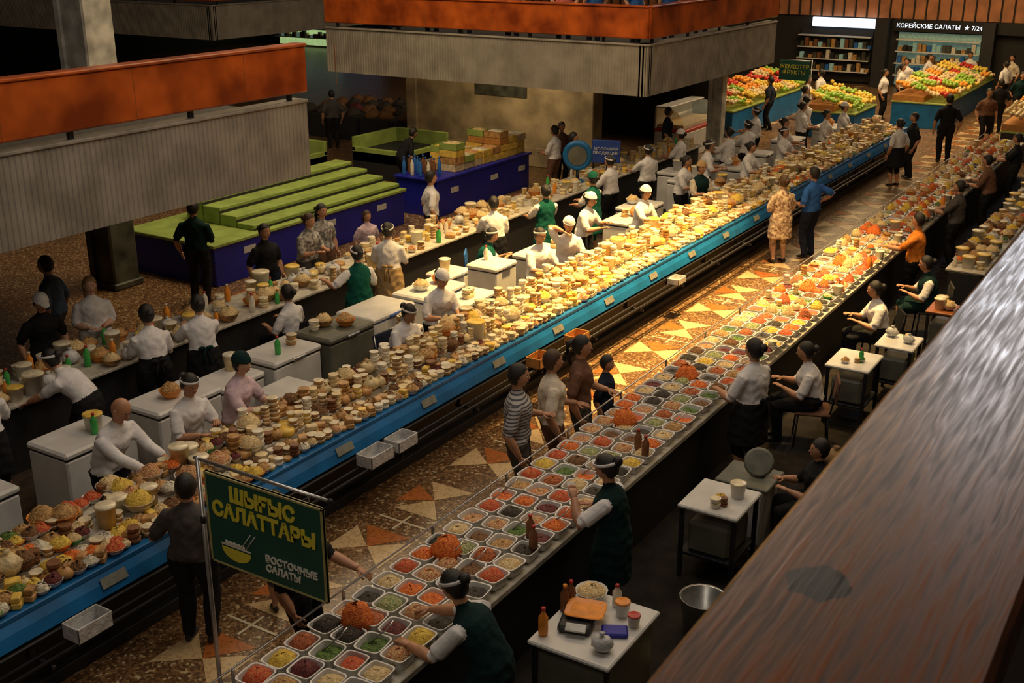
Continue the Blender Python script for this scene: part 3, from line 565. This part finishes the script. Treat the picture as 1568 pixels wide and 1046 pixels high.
def openbox(mb,x,y,z,sx,sy,h,k,rz=0,fill=None,t=.012):
    M=T(x,y,z,rz)
    for (a,b_,c,d,e_,f_) in[(-sx/2,sx/2,-sy/2,sy/2,0,t),(-sx/2,-sx/2+t,-sy/2,sy/2,0,h),(sx/2-t,sx/2,-sy/2,sy/2,0,h),(-sx/2,sx/2,-sy/2,-sy/2+t,0,h),(-sx/2,sx/2,sy/2-t,sy/2,0,h)]:
        V_,F_=cbox(b_-a,d-c,f_-e_,.003); mb.add(V_+np.array([(a+b_)/2,(c+d)/2,(e_+f_)/2]),F_,k,False,M)
    if fill:
        zs=[(.9,h*.6),(.8,h*.95),(.4,h*1.15),(.02,h*1.2)]; V_,F_=ringloft([(0,0,q) for s,q in zs],[(sx/2*s,0,0) for s,q in zs],[(0,sy/2*s,0) for s,q in zs],14,4); mb.add(jit(V_,.012),F_,fill,True,M)
for (x,y,k,sx,sy,h) in[(-7.08,12.0,'wood_box',.22,.34,.14),(-7.08,13.0,'wood_box',.22,.34,.14),(-7.09,8.6,'bag_white',.22,.38,.14),(-7.09,9.05,'bag_white',.22,.34,.13),(-7.08,16.3,'paper_label',.2,.3,.1),(-7.09,4.9,'bag_white',.2,.34,.14)]:
    mb=MB(); openbox(mb,x,y,.556,sx,sy,h,k); mb.obj('wooden_crate' if k=='wood_box' else 'plastic_basket')
def freezer(x,y,w,l,h,k='enamel_white',rz=0,trim=None):
    mb=MB(); box(mb,-w/2+.02,w/2-.02,-l/2+.02,l/2-.02,.0,.07,'counter_dark'); box(mb,-w/2,w/2,-l/2,l/2,.07,h-.09,k,.02); box(mb,-w/2-.012,w/2+.012,-l/2-.012,l/2+.012,h-.08,h,k,.025)
    box(mb,-w/2+.01,w/2-.01,-l/2+.01,l/2-.01,h-.095,h-.075,trim or 'metal_dark',0); box(mb,w/2,w/2+.035,-.12,.12,h-.07,h-.03,trim or 'metal',.01); box(mb,w/2-.01,w/2+.006,-l/2+.1,-l/2+.3,.12,.3,'metal_dark',.005)
    for q in range(random.choice([0,1,2,3])): mb.parts(pick(BACKG),T(random.uniform(-.15,.15),random.uniform(-.3,.3)*l,h))
    o=mb.obj('chest_freezer'); o.location=(x,y,0.006); o.rotation_euler=(0,0,rz)
for q in[(-9.75,7.0,.62,.9,.86),(-9.6,5.5,.6,.8,.84),(-9.75,8.25,.6,.95,.86),(-9.72,10.0,.62,.85,.88),(-9.62,10.95,.62,.9,.92,'enamel_gray'),(-9.72,11.95,.65,.95,.9,'enamel_white',0,'trim_blue'),(-9.2,11.95,.3,.4,.7),(-9.7,13.2,.62,1.0,.86,'enamel_white',0,'trim_blue'),(-9.1,13.3,.45,.9,.8),(-9.5,14.6,.55,.6,.95),(-9.35,15.9,.6,.9,.86),(-9.75,9.13,.5,.7,.8),(-9.15,18.6,.5,.9,.9),(-9.45,19.8,.6,.9,.86),(-9.5,22.2,.6,.8,.95),(-9.3,24.3,.6,.8,.9),(-9.35,28,.6,.9,.95),(-9.2,25.6,.5,.5,1.0),(-9.1,9.4,.45,.6,.7),(-9.2,30.8,.6,.9,.9),(-10.2,14.4,.45,.6,.75),(-8.95,22.4,.4,.6,.85),(-10.2,23.0,.5,.6,.9),(-10.3,27.2,.5,.6,.9),(-10.3,25.5,.45,.5,.8)]:
    freezer(*q)
def chair(x,y,rz,k='cloth_black',leg='metal_dark',sz=.45):
    mb=MB(); V_,F_=cbox(.42,.42,.04,.015); mb.add(V_,F_,k,False,T(0,0,sz-.02))
    for sx in(-1,1):
        for sy in(-1,1): mb.add(*tube([(sx*.17,sy*.17,sz-.03),(sx*.2,sy*.2,0)],[.013,.013],6),leg,True)
        mb.add(*tube([(sx*.18,-.19,sz-.02),(sx*.18,-.27,.85)],[.012,.012],6),leg,True)
    V_,F_=cbox(.4,.03,.28,.013); mb.add(V_,F_,k,False,T(0,-.26,.72,0,1,rx=.1)); o=mb.obj('chair'); o.location=(x,y,0.006); o.rotation_euler=(0,0,D2R(rz))
chair(-10.53,11.13,95); chair(-10.17,15.32,-60,'tub_blue'); chair(-8.78,11.23,-95,'cloth_navy','metal',.5); chair(-3.68,12.74,110,'cloth_brown'); chair(-2.84,10.29,120,'cloth_black'); chair(-3.68,15.7,120); chair(-3.38,17.4,110,'cloth_gray'); chair(-2.6,14.2,60); chair(-2.0,8.3,200)
def table(x,y,sx,sy,h=.78,k='enamel_white',items=4,shelf=True):
    mb=MB(); box(mb,-sx/2,sx/2,-sy/2,sy/2,h-.04,h,k,.012); 
    for a in(-1,1):
        for c in(-1,1): box(mb,a*(sx/2-.04)-.02,a*(sx/2-.04)+.02,c*(sy/2-.04)-.02,c*(sy/2-.04)+.02,0,h-.03,'metal_dark',.004)
    if shelf: box(mb,-sx/2+.03,sx/2-.03,-sy/2+.03,sy/2-.03,.25,.28,'metal_dark',.004); box(mb,sx*-.35,sx*.35,-sy*.4,sy*.4,.28,.6,'enamel_gray',.03)
    for i in range(items): mb.parts(pick(BACKG+COLOR+BROWN),T(random.uniform(-sx/2+.1,sx/2-.1),random.uniform(-sy/2+.1,sy/2-.1),h,0,random.uniform(.6,.8)))
    o=mb.obj('work_table'); o.location=(x,y,0.006)
for q in[(-3.5,9.35,.6,.65),(-3.5,13.75,.55,.7),(-3.2,14.75,.5,.6),(-3.0,16.5,.45,.5,.78,'wood_seat'),(-2.4,12.4,.6,.8,.75,'enamel_gray'),(-2.5,18.2,.5,.8,.75,'enamel_gray')]: table(*q)
simple('low_cabinet',[(-3.7,-3.25,9.85,10.3,.006,.7,'plastic_white',.02),(-3.69,-3.26,9.84,9.852,.1,.6,'enamel_white',.005),(-3.75,-3.2,9.82,10.33,.7,.73,'enamel_gray',.01)])
mb=MB(); M=T(-3.4,10.1,.88,D2R(20),1,rx=1.2); mb.add(*rev([(.13,0),(.15,.012),(.12,.014),(.01,.01)],24),'label_dim',True,M); box(mb,-3.47,-3.33,10.08,10.2,.73,.80,'metal_dark',.005); mb.obj('plate')
E=empty('weighing_table',(-3.5,6.85,0))
mb=MB(); box(mb,-.35,.35,-.48,.42,.76,.8,'enamel_white',.012); box(mb,-.3,.3,-.4,.4,.1,.74,'enamel_gray',.02); box(mb,-.33,-.29,-.44,-.4,0,.76,'metal_dark'); box(mb,.29,.33,-.44,-.4,0,.76,'metal_dark')
mb.obj('table',E)
mb=MB(); V_,F_=cbox(.26,.30,.07,.02); mb.add(V_,F_,'counter_dark',False,T(-.12,-.1,.835,.3)); V_,F_=ringloft([(0,0,0),(0,0,.02),(0,0,.025),(0,0,.012)],[(.13,0,0),(.16,0,0),(.155,0,0),(.12,0,0)],[(0,.11,0),(0,.14,0),(0,.135,0),(0,.1,0)],16,5); mb.add(V_,F_,'tub_orange',False,T(-.10,.0,.88,.3))
V_,F_=cbox(.16,.07,.02,.005); mb.add(V_,F_,'paper_label',False,T(-.06,-.235,.87,.3,rx=.5)); mb.obj('digital_scale',E)
mb=MB(); mb.parts(bucket(.06,.13,'plastic_white','tub_orange'),T(.12,.2,.8)); mb.parts(bottle('tub_orange','tub_red'),T(-.28,-.35,.8)); mb.parts(bottle('tub_white','tub_red',.2),T(.02,.3,.8)); mb.parts(bowl(.13,.09,'cream'),T(-.2,.28,.8)); mb.parts(bottle('tub_brown','tub_red'),T(-.29,.1,.8)); mb.parts(bottle('tub_brown','tub_orange'),T(-.3,.02,.8)); V_,F_=cbox(.2,.14,.04,.01); mb.add(V_,F_,'stand_blue',False,T(.18,-.05,.82,.5)); mb.parts(bucket(.05,.1,'tub_white','tub_red'),T(.26,.12,.8)); mb.parts(bagp(.09,'bag_white'),T(.2,-.3,.8)); mb.obj('jars',E)
for (x,y,s) in[(-3.0,6.3,.16),(-2.75,6.6,.14),(-3.0,5.9,.18),(-2.8,7.0,.13),(-3.3,5.6,.15),(-3.2,12.2,.15),(-3.0,7.6,.15),(-2.5,6.2,.16),(-3.0,9.3,.14),(-2.9,13.6,.12),(-2.7,15.2,.16),(-2.3,11.0,.16),(-2.0,9.6,.17),(-2.3,16.9,.2),(-3.3,11.7,.13)]:
    mb=MB(); mb.parts(bagp(s,random.choice(['bag_white','bag_white','cardboard','bag']))); o=mb.obj('plastic_bag'); o.location=(x,y,0.006)
for (x,y,sx,sy,h,k) in[(-2.4,7.5,.4,.5,.32,'cardboard'),(-2.5,9.0,.4,.4,.4,'cardboard'),(-1.9,10.4,.5,.4,.3,'cardboard'),(-2.0,13.5,.4,.5,.35,'cardboard'),(-2.0,15.0,.5,.5,.5,'cardboard'),(-2.3,16.2,.4,.35,.3,'tub_yellow'),(-1.7,11.5,.4,.6,.45,'cardboard'),(-1.8,17.3,.5,.5,.5,'cardboard'),(-3.2,15.35,.3,.3,.3,'tub_white')]:
    mb=MB(); openbox(mb,0,0,.006,sx,sy,h,k,random.uniform(-.3,.3),random.choice(['food_tan','food_brown','food_cream'])); o=mb.obj('storage_box'); o.location=(x,y,0)
for (x,y,r_,h_,k) in[(-3.2,8.3,.2,.35,'metal'),(-2.9,11.2,.2,.35,'tub_red'),(-2.95,8.75,.14,.3,'plastic_white')]:
    mb=MB(); mb.parts([(*rev([(r_*.8,0),(r_,h_),(r_*1.05,h_+.01),(r_*.96,h_),(r_*.78,.03),(.01,.03)],20),k,True)]); o=mb.obj('bucket'); o.location=(x,y,.006)

# ------------------------------------------------------------------ green/blue stands
mb=MB(); box(mb,-16.7,-14.5,13.5,18.9,0,.70,'stand_blue',.01); box(mb,-16.75,-14.45,13.45,18.95,.70,.76,'stand_green',.01)
for i in range(4): box(mb,-15.05-i*.42,-14.6-i*.42,14.6,18.9,.76,.86+i*.11,'stand_green',.01); box(mb,-14.602-i*.42,-14.595-i*.42,14.6,18.9,.76,.80+i*.11,'counter_dark',0)
for y in(14.2,16.4,18.0): box(mb,-14.5,-14.49,y,y+.3,.45,.57,'paper_label',.003)
mb.obj('produce_stand')
mb=MB(); box(mb,-15.3,-14.2,19.7,23.5,0,.78,'stand_blue',.01); box(mb,-15.35,-14.15,19.65,23.55,.78,.83,'stand_blue',.01)
for y in(20.2,21.8,23.0): box(mb,-14.2,-14.19,y,y+.3,.45,.57,'paper_label',.003)
mb.obj('produce_stand')
def frame_stand(x0,x1,y0,y1,h):
    mb=MB(); box(mb,x0,x1,y0,y1,0,h,'counter_dark',.01); t=.25
    box(mb,x1-.1,x1,y0,y1,h-.25,h+.1,'stand_green',.01); box(mb,x0,x1,y0,y0+.1,h-.25,h+.1,'stand_green',.01); box(mb,x0,x0+.1,y0,y1,h,h+.35,'stand_green',.01); box(mb,x0,x1,y1-.1,y1,h,h+.35,'stand_green',.01); mb.obj('produce_stand')
frame_stand(-18.6,-16.9,22.2,24.0,.65); frame_stand(-20.4,-18.9,20.2,21.6,.6)
mb=MB()
slots=[(-15.05+i*.5,20.75+j*.37) for i in range(2) for j in range(8)]
for (x,y) in slots:
    for lv in range(random.choice([1,2,2,3,4])):
        openbox(mb,x+random.uniform(-.03,.03),y,.832+lv*.155,.46,.34,.15,random.choice(['wood_box','tub_tan','tub_yellow','tub_cream','stand_green','tub_yellow']),random.uniform(-.05,.05),random.choice(['food_cream','food_tan','food_yellow','food_green','food_mix','food_white']))
mb.obj('fruit_crates')
mb=MB()
for i in range(12): mb.parts(bottle(random.choice(['tub_blue','tub_white','tub_brown']),'tub_blue',.36),T(-15.15+(i%4)*.22,19.8+(i//4)*.2,.83,0,1.1))
mb.obj('water_bottles')
mb=MB()
for i in range(5):
    box(mb,-24+i*1.2,-23+i*1.2,26.2,29.5,0,.7,'counter_dark')
    for k in range(8): V_,F_=moundV(.25,.22,12,.03); mb.add(V_,F_,random.choice(['food_brown','food_darkred','food_brown','food_black']),True,T(-23.75+i*1.2+(k%2)*.48,26.5+(k//2)*.75,.7))
mb.obj('dried_fruit_stall')
def fruitstall(name,x0,x1,y0,y1,base='counter_blue',cols=('fruit_orange','fruit_yellow','fruit_yellow','fruit_red','tub_cream','apple_green','tub_cream')):
    mb=MB(); box(mb,x0,x1,y0,y1,0,.75,base,.01); box(mb,x0-.03,x1+.03,y0-.03,y1+.03,.75,.8,'stand_green',.01); SP=sph(0,0,0,.062,.062,.058,8,6); G={}
    y=y0+.08
    while y<y1:
        x=x0+.08
        while x<x1:
            sl=(x1-x)/(x1-x0); g=(int((x-x0)/.45),int((y-y0)/.55)); kk,hh=G.setdefault(g,(random.choice(cols),random.uniform(0,.18)))
            mb.add(*SP,kk,True,T(x+random.uniform(-.02,.02),y+random.uniform(-.02,.02),.84+.35*sl+hh+random.uniform(0,.08))); x+=.115
        y+=.12
    box(mb,x0,x0+(x1-x0)*.6,y0,y1,.8,.98,'wood_box',0)
    mb.obj(name)
fruitstall('fruit_stall',-9.2,-7.6,37.3,45); fruitstall('fruit_stall',-14,-12.6,32.5,39.5); fruitstall('fruit_stall',-10.9,-9.4,33.9,36.2,cols=('apple_green','tub_yellow','fruit_yellow'))
fruitstall('fruit_stall',-5.2,-4.0,33,44,base='counter_dark')
mat('glass_case',(.6,.7,.7),.1,alpha=.3); mb=MB(); box(mb,-13.3,-12.4,28.6,31.0,0,.7,'enamel_white',.02); box(mb,-13.3,-12.4,28.6,31.0,.7,.78,'tub_red',.01); box(mb,-13.25,-12.5,28.7,30.9,.78,.9,'food_cream',.02)
pts=[]; 
for i in range(8): a=math.pi/2*i/7; pts.append((-12.95+.5*math.cos(a),.78+.55*math.sin(a)))
V_=[];F_=[]
for (px,pzz) in pts: V_+= [(px,28.65,pzz),(px,30.95,pzz)]
for i in range(7): F_.append([2*i,2*i+1,2*i+3,2*i+2])
mb.add(V_,F_,'glass_case',True); box(mb,-13.3,-12.9,28.6,31,1.33,1.37,'enamel_white',.01); box(mb,-13.3,-13.26,28.6,31,.78,1.33,'enamel_white',.0); mb.obj('refrigerated_display_case')
E=empty('dial_scale',(-11.5,21.0,0)); mb=MB(); M=T(0,0,1.42,D2R(25),1,rx=math.pi/2)
mb.add(*rev([(.3,-.05),(.32,0),(.3,.05),(.25,.06),(.23,.05)],28),'counter_blue',True,M); mb.add(*rev([(.2,.055),(.2,.066),(.01,.067)],28),'enamel_gray',False,M); mb.add(*tube([(0,0,.86),(0,0,1.12)],[.04,.03],10),'metal_dark',True); mb.add(*rev([(.14,.86),(.14,.9),(.05,.92)],16),'counter_blue',True)
mb.obj('dial',E)
E=empty('blue_banner',(-11.5,22.3,0)); mb=MB(); V_,F_=cbox(.62,.03,.5,.008); mb.add(V_,F_,'trim_blue',False,T(0,0,1.3,D2R(20))); mb.add(*tube([(0,.03,.86),(0,.03,1.1)],[.015,.015],6),'metal_dark',True); mb.obj('panel',E)
text('lettering','МОЛОЧНАЯ\nПРОДУКЦИЯ',(.0,-.03,1.33),.09,'paper_label',(90,0,20),E)
mb=MB(); mb.parts(bagp(.2,'cloth_orange')); o=mb.obj('shopping_bag'); o.location=(-12.75,12.3,0.0)
mb=MB()
for i in range(5): box(mb,-12.9-i*.09,-12.83-i*.09,6.7,7.9,.42,.46,'wood_seat',.01)
for y in(6.85,7.7): box(mb,-13.25,-12.85,y,y+.05,0,.42,'metal_dark',.005)
mb.obj('bench')
# ------------------------------------------------------------------ hanging green sign
mat('sign_green',(.006,.085,.062),.4,var=.08,scale=3); mat('sign_yellow',(.80,.70,.06),.5,var=.03); mat('sign_frame',(.45,.4,.16),.4); mat('sign_text',(.8,.8,.72),.5,var=.02)
E=empty('market_sign',(-5.3,4.63,0))
mb=MB(); mb.add(*tube([(0,0,0),(0,0,2.68)],[.016,.016],10),'metal',True); mb.add(*tube([(-.03,0,2.665),(1.12,0,2.665)],[.012,.012],8),'metal',True); mb.add(*sph(1.12,0,2.665,.02,.02,.02,8,6),'metal_dark',True); mb.add(*tube([(0,0,2.2),(0,0,2.25)],[.022,.022],8),'metal_dark',True)
box(mb,-.06,.06,-.06,.06,0,.02,'metal',.004)
for x in(.15,.95): mb.add(*tube([(x,0,2.66),(x,0,2.58)],[.004,.004],6),'metal',True)
mb.obj('post',E)
mb=MB(); box(mb,.06,1.06,-.012,.012,1.94,2.6,'sign_green',.004)
for q in[(.06,1.06,-.016,.016,2.585,2.6),(.06,1.06,-.016,.016,1.94,1.955),(.06,.075,-.016,.016,1.94,2.6),(1.045,1.06,-.016,.016,1.94,2.6)]: box(mb,*q,'sign_frame',.002)
V_=[];n=14
for i in range(n+1): a=math.pi+math.pi*i/n; V_.append((.30+.13*math.cos(a),-.016,2.09+.09*math.sin(a)))
mb.add(V_,[list(range(n+1))],'sign_yellow'); mb.add([(.17,-.016,2.10),(.43,-.016,2.10),(.43,-.016,2.115),(.17,-.016,2.115)],[[0,1,2,3]],'sign_text')
for i in range(5): V2,F2=sph(.22+i*.035,-.016,2.125,.022,.002,.018,8,6); mb.add(V2,F2,'sign_text',True)
for x in(.40,.44): mb.add(*tube([(x-.05,-.016,2.12),(x+.04,-.016,2.24)],[.004,.004],5),'sign_text',True)
mb.obj('board',E)
text('line_1','ШЫҒЫС',(.56,-.018,2.445),.14,'sign_yellow',parent=E,offset=.006); text('line_2','САЛАТТАРЫ',(.56,-.018,2.31),.14,'sign_yellow',parent=E,offset=.006)
text('line_3','ВОСТОЧНЫЕ\nСАЛАТЫ',(.56,-.018,2.09),.068,'sign_text',parent=E,offset=.002,align='LEFT')
E=empty('market_sign',(-11.0,33,0)); mb=MB(); box(mb,-.45,.45,-.02,.02,1.75,2.3,'sign_green'); mb.add(*tube([(.5,0,0),(.5,0,2.35)],[.016,.016],8),'metal',True); mb.add(*tube([(-.45,0,2.32),(.5,0,2.32)],[.012,.012],6),'metal',True); mb.obj('board',E); text('lettering','ЖЕМІСТЕР\nФРУКТЫ',(0,-.03,2.08),.16,'sign_yellow',parent=E)

# ------------------------------------------------------------------ lights
def light(name,typ,loc,energy,col,target=None,**k):
    l=bpy.data.lights.new(name,typ); l.energy=energy; l.color=col
    for a,v in k.items(): setattr(l,a,v)
    o=bpy.data.objects.new(name,l); o.location=loc; COL.objects.link(o)
    if target: o.rotation_euler=(Vector(target)-Vector(loc)).to_track_quat('-Z','Y').to_euler()
    return o
light('skylight_beam','SPOT',(-6,16.5,15),42000,(1,.64,.22),(-7.3,16,0),spot_size=D2R(40),spot_blend=1.0,shadow_soft_size=.5)
light('ceiling_light_center','AREA',(-7,16,11),760,(1,.70,.38),(-8,16,0),shape='RECTANGLE',size=4,size_y=20)
light('fill_light_front','AREA',(-5,8,9.5),210,(1,.86,.72),(-8,8,1),shape='RECTANGLE',size=4,size_y=6)  # added fill, lifts the near-left area and balcony face; no fixture there
light('fill_light_gallery','AREA',(-2.5,0,8.5),70,(1,.86,.66),(-5,5,1.5),shape='RECTANGLE',size=1.5,size_y=1.5)  # added fill from the camera side, brightens the sign front
light('ceiling_light_far','AREA',(-9,37,7),1000,(1,.68,.32),(-9,37,0),shape='RECTANGLE',size=6,size_y=10)
light('ceiling_light_rear','AREA',(-14.5,17,9),330,(1,.8,.5),(-15,18,0),shape='RECTANGLE',size=3,size_y=6)
light('fill_light_partition','AREA',(-15.5,23.6,2.55),45,(1,.75,.42),(-16.2,25.7,.8),shape='RECTANGLE',size=3,size_y=.4)  # added fill under the slab so the stone partition isn't black
light('clerestory_window','AREA',(-5.5,40,17),420,(.80,.88,1),(-2,5,5),shape='RECTANGLE',size=2.2,size_y=3)
w=bpy.data.worlds.new('hall_air'); bpy.context.scene.world=w; w.use_nodes=True; w.node_tree.nodes['Background'].inputs[0].default_value=(.6,.46,.36,1); w.node_tree.nodes['Background'].inputs[1].default_value=.07
cam=bpy.data.cameras.new('camera'); cam.sensor_width=36; cam.lens=40.3; cam.clip_start=.05; co=bpy.data.objects.new('camera',cam); co.location=(0,0,5.9); co.rotation_euler=(D2R(90-19.83),0,D2R(32)); COL.objects.link(co)
cam.dof.use_dof=True; cam.dof.focus_distance=13; cam.dof.aperture_fstop=16
bpy.context.scene.camera=co
